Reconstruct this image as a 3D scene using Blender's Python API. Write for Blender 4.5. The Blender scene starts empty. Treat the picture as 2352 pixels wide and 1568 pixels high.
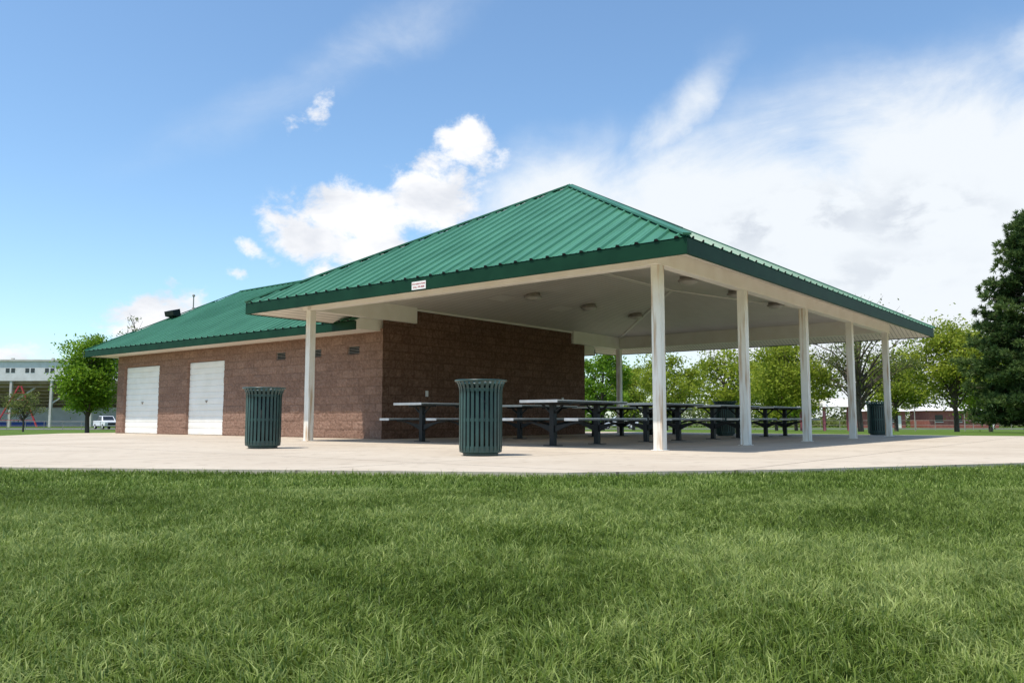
import bpy, bmesh, math, random
import numpy as np
from mathutils import Vector, Matrix
random.seed(7); rng=np.random.default_rng(7)
sc=bpy.context.scene
sc.view_settings.view_transform='Standard'; sc.view_settings.look='None'; sc.view_settings.exposure=0
col=sc.collection
# ------------------------------------------------------------------ materials
def nodes(m):
    m.use_nodes=True; nt=m.node_tree; return nt, nt.nodes, nt.links, nt.nodes['Principled BSDF']
def mat(name,c1,c2=None,scale=4,rough=.6,bump=0,bscale=40,metal=0,detail=6,stretch=None,lo=.35,hi=.65,spec=.5):
    m=bpy.data.materials.new(name); nt,N,L,B=nodes(m)
    B.inputs['Roughness'].default_value=rough; B.inputs['Metallic'].default_value=metal
    B.inputs['Specular IOR Level'].default_value=spec
    tc=N.new('ShaderNodeTexCoord'); src=tc.outputs['Object']
    if stretch:
        mp=N.new('ShaderNodeMapping'); mp.inputs['Scale'].default_value=stretch; L.new(src,mp.inputs[0]); src=mp.outputs[0]
    no=N.new('ShaderNodeTexNoise'); no.inputs['Scale'].default_value=scale; no.inputs['Detail'].default_value=detail; L.new(src,no.inputs['Vector'])
    r=N.new('ShaderNodeValToRGB'); r.color_ramp.elements[0].position=lo; r.color_ramp.elements[1].position=hi
    r.color_ramp.elements[0].color=(*c1,1); r.color_ramp.elements[1].color=(*(c2 or c1),1)
    L.new(no.outputs['Fac'],r.inputs[0]); L.new(r.outputs[0],B.inputs['Base Color'])
    if bump:
        nb=N.new('ShaderNodeTexNoise'); nb.inputs['Scale'].default_value=bscale; nb.inputs['Detail'].default_value=8; L.new(src,nb.inputs['Vector'])
        bp=N.new('ShaderNodeBump'); bp.inputs['Strength'].default_value=bump; bp.inputs['Distance'].default_value=.02
        L.new(nb.outputs['Fac'],bp.inputs['Height']); L.new(bp.outputs[0],B.inputs['Normal'])
    return m
M={}
M['roof']=mat('green_roof_metal',(.036,.150,.084),(.056,.200,.118),1.2,.45,.05,6,stretch=(1,.3,1),spec=.4)
M['dark']=mat('dark_gap',(.01,.012,.012),None,4,.9)
M['fascia']=mat('dark_green_trim',(.005,.032,.015),(.008,.044,.021),2.5,.5,.05,5,spec=.12)
M['white']=mat('cream_white_paint',(.80,.745,.645),(.85,.805,.715),3,.5,.08,30,spec=.3)
M['black']=mat('black_steel',(.006,.007,.008),(.012,.013,.014),8,.45,spec=.3)
M['bin']=mat('dark_green_bin_paint',(.017,.046,.042),(.028,.070,.062),6,.33,spec=.5)
M['liner']=mat('bin_liner_plastic',(.006,.007,.007),None,6,.6)
M['alu']=mat('pale_table_coating',(.62,.61,.58),(.75,.74,.71),8,.4)
M['tabletop']=mat('grey_table_board',(.05,.055,.055),(.10,.11,.105),8,.45)
M['door']=mat('white_door_paint',(.80,.77,.71),(.86,.83,.78),3,.45,spec=.3)
M['glass']=mat('dark_glass',(.02,.025,.03),None,4,.1)
M['lampglass']=mat('milky_lamp_glass',(.5,.47,.4),(.6,.57,.5),5,.3)
M['lampbase']=mat('grey_lamp_housing',(.25,.22,.18),(.33,.3,.26),5,.5)
M['red']=mat('red_steel',(.42,.03,.04),(.5,.05,.06),4,.5)
M['pink']=mat('faded_red_steel',(.45,.12,.14),None,4,.6)
M['grey']=mat('grey_concrete_panel',(.50,.46,.40),(.60,.56,.50),.6,.8)
M['greyd']=mat('brown_seating_steel',(.26,.19,.13),(.34,.26,.19),.8,.8)  # brown seating colour, same on every face
M['blue']=mat('blue_panel',(.03,.08,.3),None,2,.6)
M['carwhite']=mat('white_car_paint',(.78,.79,.81),None,4,.2)
M['tyre']=mat('tyre_rubber',(.015,.015,.015),None,4,.8)
M['brickfar']=mat('red_house_brick',(.26,.08,.06),(.34,.12,.09),2,.85)
M['roofwhite']=mat('pale_roof_sheet',(.62,.59,.55),(.72,.69,.65),1,.6)
M['bark']=mat('tree_bark',(.06,.042,.03),(.13,.10,.075),5,.9,.6,12,stretch=(1,1,.25))
M['asphalt']=mat('asphalt',(.075,.075,.077),(.11,.11,.11),.4,.9)
def colmat():
    m=mat('column_paint',(.79,.745,.655),(.85,.81,.73),3,.45,.06,30,spec=.3); nt,N,L,B=nodes(m)
    tc=N.new('ShaderNodeTexCoord'); mp=N.new('ShaderNodeMapping'); mp.inputs['Scale'].default_value=(16,16,1.3); L.new(tc.outputs['Object'],mp.inputs[0])
    no=N.new('ShaderNodeTexNoise'); no.inputs['Scale'].default_value=1; no.inputs['Detail'].default_value=8; L.new(mp.outputs[0],no.inputs['Vector'])
    oi=N.new('ShaderNodeObjectInfo'); ad=N.new('ShaderNodeMath'); ad.operation='MULTIPLY'; ad.inputs[1].default_value=30; L.new(oi.outputs['Random'],ad.inputs[0])
    no.noise_dimensions='4D'; L.new(ad.outputs[0],no.inputs['W'])
    mr=N.new('ShaderNodeMapRange'); mr.inputs[1].default_value=.50; mr.inputs[2].default_value=.68; mr.inputs[4].default_value=.85; L.new(no.outputs['Fac'],mr.inputs[0])
    mx=N.new('ShaderNodeMixRGB'); old=B.inputs['Base Color'].links[0].from_socket; L.new(mr.outputs[0],mx.inputs[0]); L.new(old,mx.inputs[1]); mx.inputs[2].default_value=(.46,.27,.12,1); L.new(mx.outputs[0],B.inputs['Base Color'])
    return m
M['column']=colmat()
def blockmat():
    m=bpy.data.materials.new('split_face_block'); nt,N,L,B=nodes(m); B.inputs['Roughness'].default_value=.95; B.inputs['Specular IOR Level'].default_value=.05
    a=N.new('ShaderNodeAttribute'); a.attribute_name='tint'
    tc=N.new('ShaderNodeTexCoord'); no=N.new('ShaderNodeTexNoise'); no.inputs['Scale'].default_value=14; no.inputs['Detail'].default_value=10; no.inputs['Roughness'].default_value=.7; L.new(tc.outputs['Object'],no.inputs['Vector'])
    ad=N.new('ShaderNodeMath'); ad.operation='MULTIPLY_ADD'; L.new(no.outputs['Fac'],ad.inputs[0]); ad.inputs[1].default_value=.7; L.new(a.outputs['Fac'],ad.inputs[2])
    r=N.new('ShaderNodeValToRGB'); e=r.color_ramp.elements; e[0].position=.25; e[0].color=(.12,.066,.044,1); e[1].position=.95; e[1].color=(.42,.28,.21,1)
    x=e.new(.60); x.color=(.275,.168,.122,1)
    L.new(ad.outputs[0],r.inputs[0]); L.new(r.outputs[0],B.inputs['Base Color'])
    nb=N.new('ShaderNodeTexNoise'); nb.inputs['Scale'].default_value=38; nb.inputs['Detail'].default_value=9; nb.inputs['Roughness'].default_value=.7; L.new(tc.outputs['Object'],nb.inputs['Vector'])
    bp=N.new('ShaderNodeBump'); bp.inputs['Strength'].default_value=.5; bp.inputs['Distance'].default_value=.02; L.new(nb.outputs['Fac'],bp.inputs['Height']); L.new(bp.outputs[0],B.inputs['Normal'])
    return m
M['block']=blockmat()
def ceilmat(ax):
    m=mat('ceiling_boards_'+ax.lower(),(.76,.70,.61),(.81,.75,.66),1.5,.6,spec=.2); nt,N,L,B=nodes(m)
    tc=N.new('ShaderNodeTexCoord'); w=N.new('ShaderNodeTexWave'); w.bands_direction=ax; w.inputs['Scale'].default_value=3.2; w.inputs['Distortion'].default_value=0
    L.new(tc.outputs['Object'],w.inputs['Vector']); mr=N.new('ShaderNodeMapRange'); mr.inputs[1].default_value=0; mr.inputs[2].default_value=.15; L.new(w.outputs['Fac'],mr.inputs[0])
    bp=N.new('ShaderNodeBump'); bp.inputs['Strength'].default_value=.6; bp.inputs['Distance'].default_value=.01; L.new(mr.outputs[0],bp.inputs['Height']); L.new(bp.outputs[0],B.inputs['Normal'])
    old=B.inputs['Base Color'].links[0].from_socket; mx=N.new('ShaderNodeMixRGB'); mx.blend_type='MULTIPLY'; mx.inputs[0].default_value=.45; L.new(old,mx.inputs[1]); L.new(mr.outputs[0],mx.inputs[2]); L.new(mx.outputs[0],B.inputs['Base Color'])
    return m
M['ceil']=ceilmat('X'); M['ceily']=ceilmat('Y')
def concmat():
    m=bpy.data.materials.new('pale_concrete'); nt,N,L,B=nodes(m); B.inputs['Roughness'].default_value=.85; B.inputs['Specular IOR Level'].default_value=.2  # the slab's own pale concrete colour
    tc=N.new('ShaderNodeTexCoord')
    n1=N.new('ShaderNodeTexNoise'); n1.inputs['Scale'].default_value=.5; n1.inputs['Detail'].default_value=9; L.new(tc.outputs['Object'],n1.inputs['Vector'])
    r=N.new('ShaderNodeValToRGB'); e=r.color_ramp.elements; e[0].position=.3; e[0].color=(.46,.385,.295,1); e[1].position=.7; e[1].color=(.55,.475,.375,1); L.new(n1.outputs['Fac'],r.inputs[0])
    n2=N.new('ShaderNodeTexNoise'); n2.inputs['Scale'].default_value=5; n2.inputs['Detail'].default_value=10; L.new(tc.outputs['Object'],n2.inputs['Vector'])
    mr=N.new('ShaderNodeMapRange'); mr.inputs[1].default_value=.56; mr.inputs[2].default_value=.75; mr.inputs[4].default_value=.6; L.new(n2.outputs['Fac'],mr.inputs[0])
    mx=N.new('ShaderNodeMixRGB'); L.new(mr.outputs[0],mx.inputs[0]); L.new(r.outputs[0],mx.inputs[1]); mx.inputs[2].default_value=(.27,.21,.15,1)
    mp=N.new('ShaderNodeMapping'); mp.inputs['Rotation'].default_value=(0,0,math.radians(38.8)); L.new(tc.outputs['Object'],mp.inputs[0])
    bk=N.new('ShaderNodeTexBrick'); bk.offset=0; bk.inputs['Scale'].default_value=1; bk.inputs['Brick Width'].default_value=3.05; bk.inputs['Row Height'].default_value=3.05; bk.inputs['Mortar Size'].default_value=.012; bk.inputs['Mortar Smooth'].default_value=0
    L.new(mp.outputs[0],bk.inputs['Vector']); m2=N.new('ShaderNodeMixRGB'); L.new(bk.outputs['Fac'],m2.inputs[0]); L.new(mx.outputs[0],m2.inputs[1]); m2.inputs[2].default_value=(.2,.165,.13,1); L.new(m2.outputs[0],B.inputs['Base Color'])
    nb=N.new('ShaderNodeTexNoise'); nb.inputs['Scale'].default_value=60; nb.inputs['Detail'].default_value=6; L.new(tc.outputs['Object'],nb.inputs['Vector'])
    bp=N.new('ShaderNodeBump'); bp.inputs['Strength'].default_value=.3; bp.inputs['Distance'].default_value=.01; L.new(nb.outputs['Fac'],bp.inputs['Height']); L.new(bp.outputs[0],B.inputs['Normal'])
    return m
M['conc']=concmat()
M['ground']=mat('lawn_ground',(.055,.095,.013),(.115,.18,.030),1.3,.95,.8,18,detail=12,lo=.3,hi=.7,spec=.1)
def leafmat(name,dark,mid,light,trans=.35,rough=.5,spec=.35):
    m=bpy.data.materials.new(name); nt,N,L,B=nodes(m); B.inputs['Roughness'].default_value=rough; B.inputs['Specular IOR Level'].default_value=spec
    a=N.new('ShaderNodeAttribute'); a.attribute_name='tint'
    r=N.new('ShaderNodeValToRGB'); e=r.color_ramp.elements; e[0].position=0; e[0].color=(*dark,1); e[1].position=1; e[1].color=(*light,1); x=e.new(.5); x.color=(*mid,1)
    L.new(a.outputs['Fac'],r.inputs[0]); L.new(r.outputs[0],B.inputs['Base Color'])
    t=N.new('ShaderNodeBsdfTranslucent'); L.new(r.outputs[0],t.inputs['Color']); mx=N.new('ShaderNodeMixShader'); mx.inputs[0].default_value=trans
    L.new(B.outputs[0],mx.inputs[1]); L.new(t.outputs[0],mx.inputs[2]); L.new(mx.outputs[0],N['Material Output'].inputs['Surface'])
    return m
M['leaf_yel']=leafmat('spring_leaf',(.12,.17,.015),(.28,.34,.035),(.42,.46,.06),.5,spec=.15)
M['leaf_grn']=leafmat('maple_leaf',(.07,.15,.010),(.18,.31,.022),(.30,.44,.045),.5,spec=.15)
M['leaf_pine']=leafmat('pine_needle',(.025,.048,.014),(.065,.11,.03),(.15,.21,.06),.3,spec=.15)
M['leaf_dull']=leafmat('dull_leaf',(.08,.10,.03),(.16,.19,.05),(.25,.27,.08),.4,spec=.15)
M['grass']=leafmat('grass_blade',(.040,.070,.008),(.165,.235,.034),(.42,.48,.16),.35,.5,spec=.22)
# ------------------------------------------------------------------ mesh helpers
def link(o,parent=None,name=None):
    col.objects.link(o)
    if parent: o.parent=parent
    return o
class MB:
    def __init__(s): s.v=[];s.f=[];s.m=[]
    def add(s,vs,fs,mi=0):
        k=len(s.v); s.v+= [tuple(v) for v in vs]
        for f in fs: s.f.append([k+i for i in f]); s.m.append(mi)
    def box(s,x0,x1,y0,y1,z0,z1,mi=0):
        s.add([(x0,y0,z0),(x1,y0,z0),(x1,y1,z0),(x0,y1,z0),(x0,y0,z1),(x1,y0,z1),(x1,y1,z1),(x0,y1,z1)],
              [(0,3,2,1),(4,5,6,7),(0,1,5,4),(1,2,6,5),(2,3,7,6),(3,0,4,7)],mi)
    def cyl(s,p0,p1,r0,r1,n=12,mi=0,cap=True):
        p0=Vector(p0);p1=Vector(p1);d=(p1-p0).normalized(); x=d.orthogonal().normalized(); y=d.cross(x)
        vs=[]
        for p,r in((p0,r0),(p1,r1)):
            for i in range(n):
                t=2*math.pi*i/n; vs.append(p+x*math.cos(t)*r+y*math.sin(t)*r)
        fs=[(i,(i+1)%n,n+(i+1)%n,n+i) for i in range(n)]
        if cap: fs+= [tuple(range(n))[::-1],tuple(range(n,2*n))]
        s.add(vs,fs,mi)
    def lathe(s,prof,n=24,mi=0,cx=0,cy=0):
        vs=[(cx+r*math.cos(2*math.pi*i/n),cy+r*math.sin(2*math.pi*i/n),z) for r,z in prof for i in range(n)]
        fs=[(j*n+i,j*n+(i+1)%n,(j+1)*n+(i+1)%n,(j+1)*n+i) for j in range(len(prof)-1) for i in range(n)]
        s.add(vs,fs,mi)
    def beam(s,p0,p1,w,h,mi=0,up=(0,0,1)):
        p0=Vector(p0);p1=Vector(p1);d=(p1-p0).normalized(); sd=d.cross(Vector(up)).normalized(); u=sd.cross(d)
        vs=[p+sd*(a*w/2)+u*(b*h/2) for p in(p0,p1) for a,b in((-1,-1),(1,-1),(1,1),(-1,1))]
        s.add(vs,[(0,1,2,3),(7,6,5,4),(0,4,5,1),(1,5,6,2),(2,6,7,3),(3,7,4,0)],mi)
    def build(s,name,mats,parent=None,bevel=0,smooth=False,fix=True,loc=None,rot=None):
        me=bpy.data.meshes.new(name); me.from_pydata(s.v,[],s.f)
        for mm in mats: me.materials.append(M[mm])
        me.polygons.foreach_set('material_index',s.m)
        if fix:
            b=bmesh.new(); b.from_mesh(me); bmesh.ops.recalc_face_normals(b,faces=b.faces); b.to_mesh(me); b.free()
        if smooth: me.polygons.foreach_set('use_smooth',[True]*len(me.polygons))
        o=bpy.data.objects.new(name,me); link(o,parent)
        if loc: o.location=loc
        if rot is not None: o.rotation_euler=(0,0,rot)
        if bevel:
            bv=o.modifiers.new('bevel','BEVEL'); bv.width=bevel; bv.segments=2; bv.limit_method='ANGLE'
        return o
def np_mesh(name,verts,loops,starts,matname,tint=None,parent=None,smooth=False):
    me=bpy.data.meshes.new(name); me.vertices.add(len(verts)); me.vertices.foreach_set('co',np.asarray(verts,dtype=np.float32).ravel())
    me.loops.add(len(loops)); me.loops.foreach_set('vertex_index',np.asarray(loops,dtype=np.int32))
    me.polygons.add(len(starts)); me.polygons.foreach_set('loop_start',np.asarray(starts,dtype=np.int32))
    me.update(calc_edges=True); me.validate()
    if tint is not None:
        at=me.attributes.new('tint','FLOAT','POINT'); at.data.foreach_set('value',np.asarray(tint,dtype=np.float32))
    me.materials.append(M[matname])
    if smooth: me.polygons.foreach_set('use_smooth',[True]*len(me.polygons))
    o=bpy.data.objects.new(name,me); link(o,parent); return o
def empty(name,loc,rot=0,label=None,category=None,group=None):
    e=bpy.data.objects.new(name,None); e.empty_display_size=.3; e.location=loc; e.rotation_euler=(0,0,rot); link(e)
    tag(e,label,category,group); return e
def tag(o,label=None,category=None,group=None,kind=None):
    if label:o['label']=label
    if category:o['category']=category
    if group:o['group']=group
    if kind:o['kind']=kind
def dup(root,loc,rot,label=None):
    r=root.copy(); r.location=loc; r.rotation_euler=(0,0,rot); col.objects.link(r)
    def rec(src,dst):
        for c in list(src.children):
            k=c.copy(); k.parent=dst; k.matrix_parent_inverse=c.matrix_parent_inverse.copy(); col.objects.link(k); rec(c,k)
    rec(root,r)
    if label:r['label']=label
    return r
ROT=-math.radians(38.8); Lx,Ly=-.7793,.6266; Rx,Ry=.6266,.7793; AX,AY=2.13,11.86
def W(a,b,z=0): return (AX+a*Lx+b*Rx, AY+a*Ly+b*Ry, z)
def zt(x,y):
    d=math.hypot(x,y); t=min(max((d-30)/85,0),1); t=t*t*(3-2*t)*.35+t*.65
    return -.04-.96*t
# ------------------------------------------------------------------ ground
radii=[0,1.5,4,7,11,16,22,28,32,37,43,50,58,66,75,85,95,105,115,125,150,200,300,500,900,1600,3000]
gv=[(0,0,zt(0,0))]; nseg=72
for r in radii[1:]:
    for i in range(nseg):
        t=2*math.pi*i/nseg; gv.append((r*math.cos(t),r*math.sin(t),zt(r,0)))
gf=[(0,1+i,1+(i+1)%nseg) for i in range(nseg)]
for j in range(len(radii)-2):
    for i in range(nseg):
        a=1+j*nseg; b=a+nseg; gf.append((a+i,b+i,b+(i+1)%nseg,a+(i+1)%nseg))
g=MB(); g.add(gv,gf); o=g.build('ground',['ground'],fix=False,smooth=True); tag(o,'flat mown park lawn',"lawn",kind='structure')
edge=[(-14,9.2),(-9,8.35),(-4.86,7.8),(-2.25,7.4),(.46,7.0),(2.5,7.45),(5.4,8.6),(9,10.1),(16,12.5)]
back=[(15.6,21.0),(12.6,22.3),(W(-1.4,14.6)[0],W(-1.4,14.6)[1]),(W(10,14.6)[0],W(10,14.6)[1]),W(20.5,11.5)[:2],W(21.8,11)[:2],W(21.6,.8)[:2],(-13.7,20.8)]
pts=edge+back; n=len(pts); s=MB()
s.add([(x,y,0) for x,y in pts]+[(x,y,-.15) for x,y in pts],[tuple(range(n))]+[(i,n+i,n+(i+1)%n,(i+1)%n) for i in range(n)])
o=s.build('concrete_pavement',['conc']); tag(o,'pale concrete slab around the picnic shelter','pavement',kind='structure')
def edgeY(x): return np.interp(x,[p[0] for p in edge],[p[1] for p in edge])
s=MB(); s.add([(-140,112,-.992),(-30,112,-.992),(-30,131,-.992),(-140,131,-.992)],[(0,1,2,3)]); o=s.build('parking_lot',['asphalt'],fix=False); tag(o,'grey asphalt car park','car park',kind='structure')
s=MB(); s.add([(0,116,-.992),(160,116,-.992),(160,128,-.992),(0,128,-.992)],[(0,1,2,3)]); o=s.build('road',['asphalt'],fix=False); tag(o,'grey asphalt street beyond the park','road',kind='structure')
# ------------------------------------------------------------------ grass blades
def vnoise(X,Y,s,seed):
    r=np.random.default_rng(seed); G=r.random((256,256)); x=X*s+100;y=Y*s+100; xi=np.floor(x).astype(int);yi=np.floor(y).astype(int); fx=x-xi;fy=y-yi; fx=fx*fx*(3-2*fx);fy=fy*fy*(3-2*fy)
    g=lambda i,j:G[i%256,j%256]
    return (g(xi,yi)*(1-fx)+g(xi+1,yi)*fx)*(1-fy)+(g(xi,yi+1)*(1-fx)+g(xi+1,yi+1)*fx)*fy-.5
def grass(n,y0,y1,wmul,hm):
    u=rng.random(n); Y=np.sqrt(y0**2+u*(y1**2-y0**2)); X=(rng.random(n)*2-1)*(.70*Y+.5)
    k=Y<edgeY(X)+rng.normal(0,.025,n)+.01; X=X[k];Y=Y[k]; n=len(X)
    big=vnoise(X,Y,1.3,1)*1.0+vnoise(X,Y,3.1,2)*.9; sm=vnoise(X,Y,14,3)+vnoise(X,Y,31,4)*.9
    H=(.040+.010*sm+.006*big+rng.normal(0,.008,n))*hm; H=np.clip(H,.014,.075)
    tall=rng.random(n)<.025; H=np.where(tall,H*1.4,H)
    th=rng.random(n)*2*np.pi
    ang=2*np.pi*2*(vnoise(X,Y,9,5)+vnoise(X,Y,3,6)*.6)
    ld=ang+rng.normal(0,1.2,n); lean=np.abs(rng.normal(.50,.42,n))+.05
    dx=np.cos(ld)*lean; dy=np.sin(ld)*lean
    w=(.0011+.0008*rng.random(n))*wmul*(1+.09*Y); wx=np.cos(th)*w; wy=np.sin(th)*w
    z=np.full(n,-.042)
    V=np.zeros((n,5,3))
    V[:,0]=np.c_[X-wx,Y-wy,z]; V[:,1]=np.c_[X+wx,Y+wy,z]
    mx=X+dx*H*.35; my=Y+dy*H*.35; mz=z+H*.60
    V[:,2]=np.c_[mx+wx*.85,my+wy*.85,mz]; V[:,3]=np.c_[mx-wx*.85,my-wy*.85,mz]
    V[:,4]=np.c_[X+dx*H*1.1,Y+dy*H*1.1,z+H*(1.05-.33*lean)]
    base=np.arange(n)[:,None]*5
    lp=(base+np.array([0,1,2,3,3,2,4])[None]).ravel(); st=(np.arange(n)[:,None]*7+np.array([0,4])[None]).ravel()
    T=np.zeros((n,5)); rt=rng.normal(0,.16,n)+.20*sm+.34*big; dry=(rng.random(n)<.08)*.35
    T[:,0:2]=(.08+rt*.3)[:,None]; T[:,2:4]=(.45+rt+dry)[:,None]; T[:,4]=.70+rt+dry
    return V.reshape(-1,3),lp,st,np.clip(T,0,1).ravel()
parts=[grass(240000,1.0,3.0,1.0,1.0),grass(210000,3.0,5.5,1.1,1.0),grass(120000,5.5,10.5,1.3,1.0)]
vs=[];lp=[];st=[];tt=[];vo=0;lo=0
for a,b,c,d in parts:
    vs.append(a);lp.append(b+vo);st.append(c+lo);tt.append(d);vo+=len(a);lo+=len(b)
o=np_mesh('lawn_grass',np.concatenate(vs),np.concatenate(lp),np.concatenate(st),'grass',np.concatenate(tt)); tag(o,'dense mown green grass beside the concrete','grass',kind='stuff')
# ------------------------------------------------------------------ picnic shelter
S=empty('picnic_shelter',(AX,AY,0),ROT,'brown block picnic shelter with green metal hip roofs','picnic shelter')
def P(a,b,z): return (-a,b,z)
def wallgrid(a0,b0,a1,b1,ztop,nrm,openings,name='wall',keep=None,dark=0):
    Lh=math.hypot(a1-a0,b1-b0); r=.025; nu=int(round(Lh/r)); nv=int(round(ztop/r)); 
    i=np.arange(nu+1); j=np.arange(nv+1); I,J=np.meshgrid(i,j,indexing='ij')
    row=J//8; off=np.where(row%2==0,0,8); bi=(I+off)//16
    hsh=np.sin(bi*12.9898+row*78.233+a0*3.1)*43758.5453; hsh=hsh-np.floor(hsh)
    h2=np.sin(bi*39.34+row*11.13+a0)*24634.63; h2=h2-np.floor(h2)
    mort=((I+off)%16==0)|(J%8==0)
    D=rng.normal(0,.005,I.shape)+(hsh-.5)*.010+np.where((h2>.5),((I%2)*.020-.010),0)
    D=np.where(mort,-.007+rng.normal(0,.003,I.shape),D); T=.22+hsh*.09+rng.normal(0,.06,I.shape)-dark; T=np.where(mort,.15-dark,T)  # dark lowers the block tint, painting shade into a wall
    tt_=I*r; zz=J*r
    for (t0,t1,z0,z1,dep) in openings:
        ins=(tt_>t0)&(tt_<t1)&(zz<z1)&(zz>z0-(.01 if z0==0 else 0)); D=np.where(ins,-dep,D); T=np.where(ins,.15,T)
    D[0,:]=0;D[-1,:]=0
    ux,uy=(a1-a0)/Lh,(b1-b0)/Lh
    A=a0+ux*tt_+nrm[0]*D; Bb=b0+uy*tt_+nrm[1]*D
    V=np.stack([-A,Bb,zz],-1).reshape(-1,3)
    q=(I[:-1,:-1]*(nv+1)+J[:-1,:-1]); q4=np.stack([q,q+nv+1,q+nv+2,q+1],-1).reshape(-1,4)
    if keep is not None:
        tc=(I[:-1,:-1]+.5)*r; zc=(J[:-1,:-1]+.5)*r; k=keep(tc,zc).ravel(); q4=q4[k]
    return np_mesh(name,V,q4.ravel(),np.arange(len(q4))*4,'block',T.ravel(),S)
doors=[(14.5,16.4),(18.0,20.15)]
wallgrid(8.1,2.0,20.6,2.0,2.5,(0,-1),[(d0-8.1,d1-8.1,0,2.08,.10) for d0,d1 in doors]+[(x-8.1-.2,x-8.1+.2,1.97,2.15,.08) for x in (9.12,10.5,11.93)])
wallgrid(8.1,2.0,8.1,10.2,3.05,(-1,0),[],keep=lambda t,z:(z<2.69)|((t>1.0)&(t<7.5)),dark=.24)  # same blocks, with the canopy's shade painted into their tint
wallgrid(20.6,2.0,20.6,10.2,2.5,(1,0),[])
wallgrid(8.1,10.2,20.6,10.2,2.5,(0,1),[])
c=MB(); c.box(-20.4,-8.3,2.2,10.0,0,2.5); c.build('inner_wall_core',['dark'],S)
for d0,d1 in doors:
    d=MB(); k=12; hh=2.06/k
    xa,xb=-d1+.02,-d0-.02
    prof=[]
    for i in range(k):
        z0=.01+i*hh
        prof+=[(2.092,z0),(2.078,z0+.010),(2.074,z0+hh*.5),(2.078,z0+hh-.014),(2.092,z0+hh-.004)]
    vs=[(x,y,z) for y,z in prof for x in(xa,xb)]
    d.add(vs,[(2*i,2*i+1,2*i+3,2*i+2) for i in range(len(prof)-1)])
    D=d.build('roller_door',['door'],S,fix=False)
    h=MB(); xm=-(d0+d1)/2; h.box(xm-.05,xm+.05,2.05,2.075,.95,.975); h.box(xm-.015,xm+.015,2.05,2.075,.91,.95)
    h.build('handle',['lampbase'],D)
for x in (9.12,10.5,11.93):
    v=MB(); v.box(-x-.2,-x+.2,2.055,2.065,1.97,2.15,1)
    for i in range(5): v.beam((-x-.2,2.03,1.985+i*.037),(-x+.2,2.03,1.985+i*.037),.03,.006)
    v.build('wall_vent',['lampbase','dark'],S)
for b,z in((3.4,1.05),(9.0,1.0)):
    v=MB(); v.box(-8.085,-8.06,b-.04,b+.04,z-.07,z+.07); v.build('wall_socket',['alu'],S,bevel=.004)
cm=MB(); cm.box(-.072,.072,-.072,.072,0,2.69); cm.box(-.10,.10,-.10,.10,0,.012)
colpos=[(0,0),(8.1,0),(0,3.05),(0,6.1),(0,9.15),(0,12.2),(8.1,12.2)]
c0=None
for a,b in colpos:
    if c0 is None: c0=cm.build('column',['column'],S,bevel=.006); c0.location=(-a,b,0)
    else:
        k=c0.copy(); col.objects.link(k); k.parent=S; k.location=(-a,b,0)
w=.085
for bx in((-w,w,-.16,12.36,2.69,3.10),(-8.1+w,-w,-w,w,2.69,3.10),(-8.1+w,-w,12.2-w,12.2+w,2.69,3.10),(-8.1-w,-8.1+w,-.16,3.0,2.69,3.08),(-8.1-w,-8.1+w,9.5,12.36,2.69,3.08)):
    b=MB(); b.box(*bx); b.build('beam',['white'],S,bevel=.006)
t=MB(); t.box(-8.097,-8.05,3.0,9.5,3.0,3.045); t.build('wall_trim',['white'],S)
cz=3.045; rz=cz+.17*4.05
c=MB(); q=[P(0,0,cz),P(8.1,0,cz),P(8.1,12.2,cz),P(0,12.2,cz),P(4.05,4.05,rz),P(4.05,8.15,rz)]
c.add(q,[(0,1,4),(2,3,5)],1); c.add(q,[(1,2,5,4),(3,0,4,5)],0); c.build('ceiling',['ceil','ceily'],S,fix=False)
for p,qq in((0,4),(1,4),(2,5),(3,5),(4,5)):
    hp=MB(); p0=Vector(q[p])-Vector((0,0,.015)); p1=Vector(q[qq])-Vector((0,0,.015)); hp.beam(p0,p1,.08,.03); hp.build('ceiling_trim',['white'],S)
# main roof
def roof_face(mb,poly,spacing=.30,off=.15):
    poly=[Vector(p) for p in poly]
    e=(poly[1]-poly[0]).normalized(); nrm=e.cross(poly[2]-poly[0]).normalized()
    if nrm.z<0: nrm=-nrm
    sdir=nrm.cross(e).normalized()
    if sdir.z<0: sdir=-sdir
    mb.add(poly,[tuple(range(len(poly)))],0)
    pq=[((p-poly[0]).dot(e),(p-poly[0]).dot(sdir)) for p in poly]; pmin=min(x for x,_ in pq); pmax=max(x for x,_ in pq)
    x=pmin+off
    while x<pmax-.03:
        ys=[]
        for i in range(len(pq)):
            (x0,y0),(x1,y1)=pq[i],pq[(i+1)%len(pq)]
            if (x0-x)*(x1-x)<0: ys.append(y0+(y1-y0)*(x-x0)/(x1-x0))
        if len(ys)>=2:
            y0,y1=min(ys),max(ys); ext=.006 if y0<.01 else 0
            if y1-y0>.08:
                def pt(px,py,h): return poly[0]+e*px+sdir*py+nrm*h
                cs=[(-.040,.001),(-.020,.032),(.020,.032),(.040,.001)]
                vs=[pt(x+cx,yy,h) for yy in(y0-ext,y1) for cx,h in cs]
                mb.add(vs,[(0,1,5,4),(1,2,6,5),(2,3,7,6)],0); 
                vs2=[pt(x+cx,y0-ext+.002,h) for cx,h in cs]; mb.add(vs2,[(0,1,2,3)],1)
                for dx in(.10,.20):
                    if x+dx<pmax-.1 and y1-y0>.5:
                        vs=[pt(x+dx+cx,yy,h) for yy in(y0,y1-.12) for cx,h in((-.012,.001),(0,.007),(.012,.001))]
                        mb.add(vs,[(0,1,4,3),(1,2,5,4)],0)
        x+=spacing
E=.97; e0,e1,f0,f1=-E-.008,9.008,-E-.008,13.178; ez=2.815; az=5.39; ra=4.0; rb0,rb1=3.55,8.65
r=MB()
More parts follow.
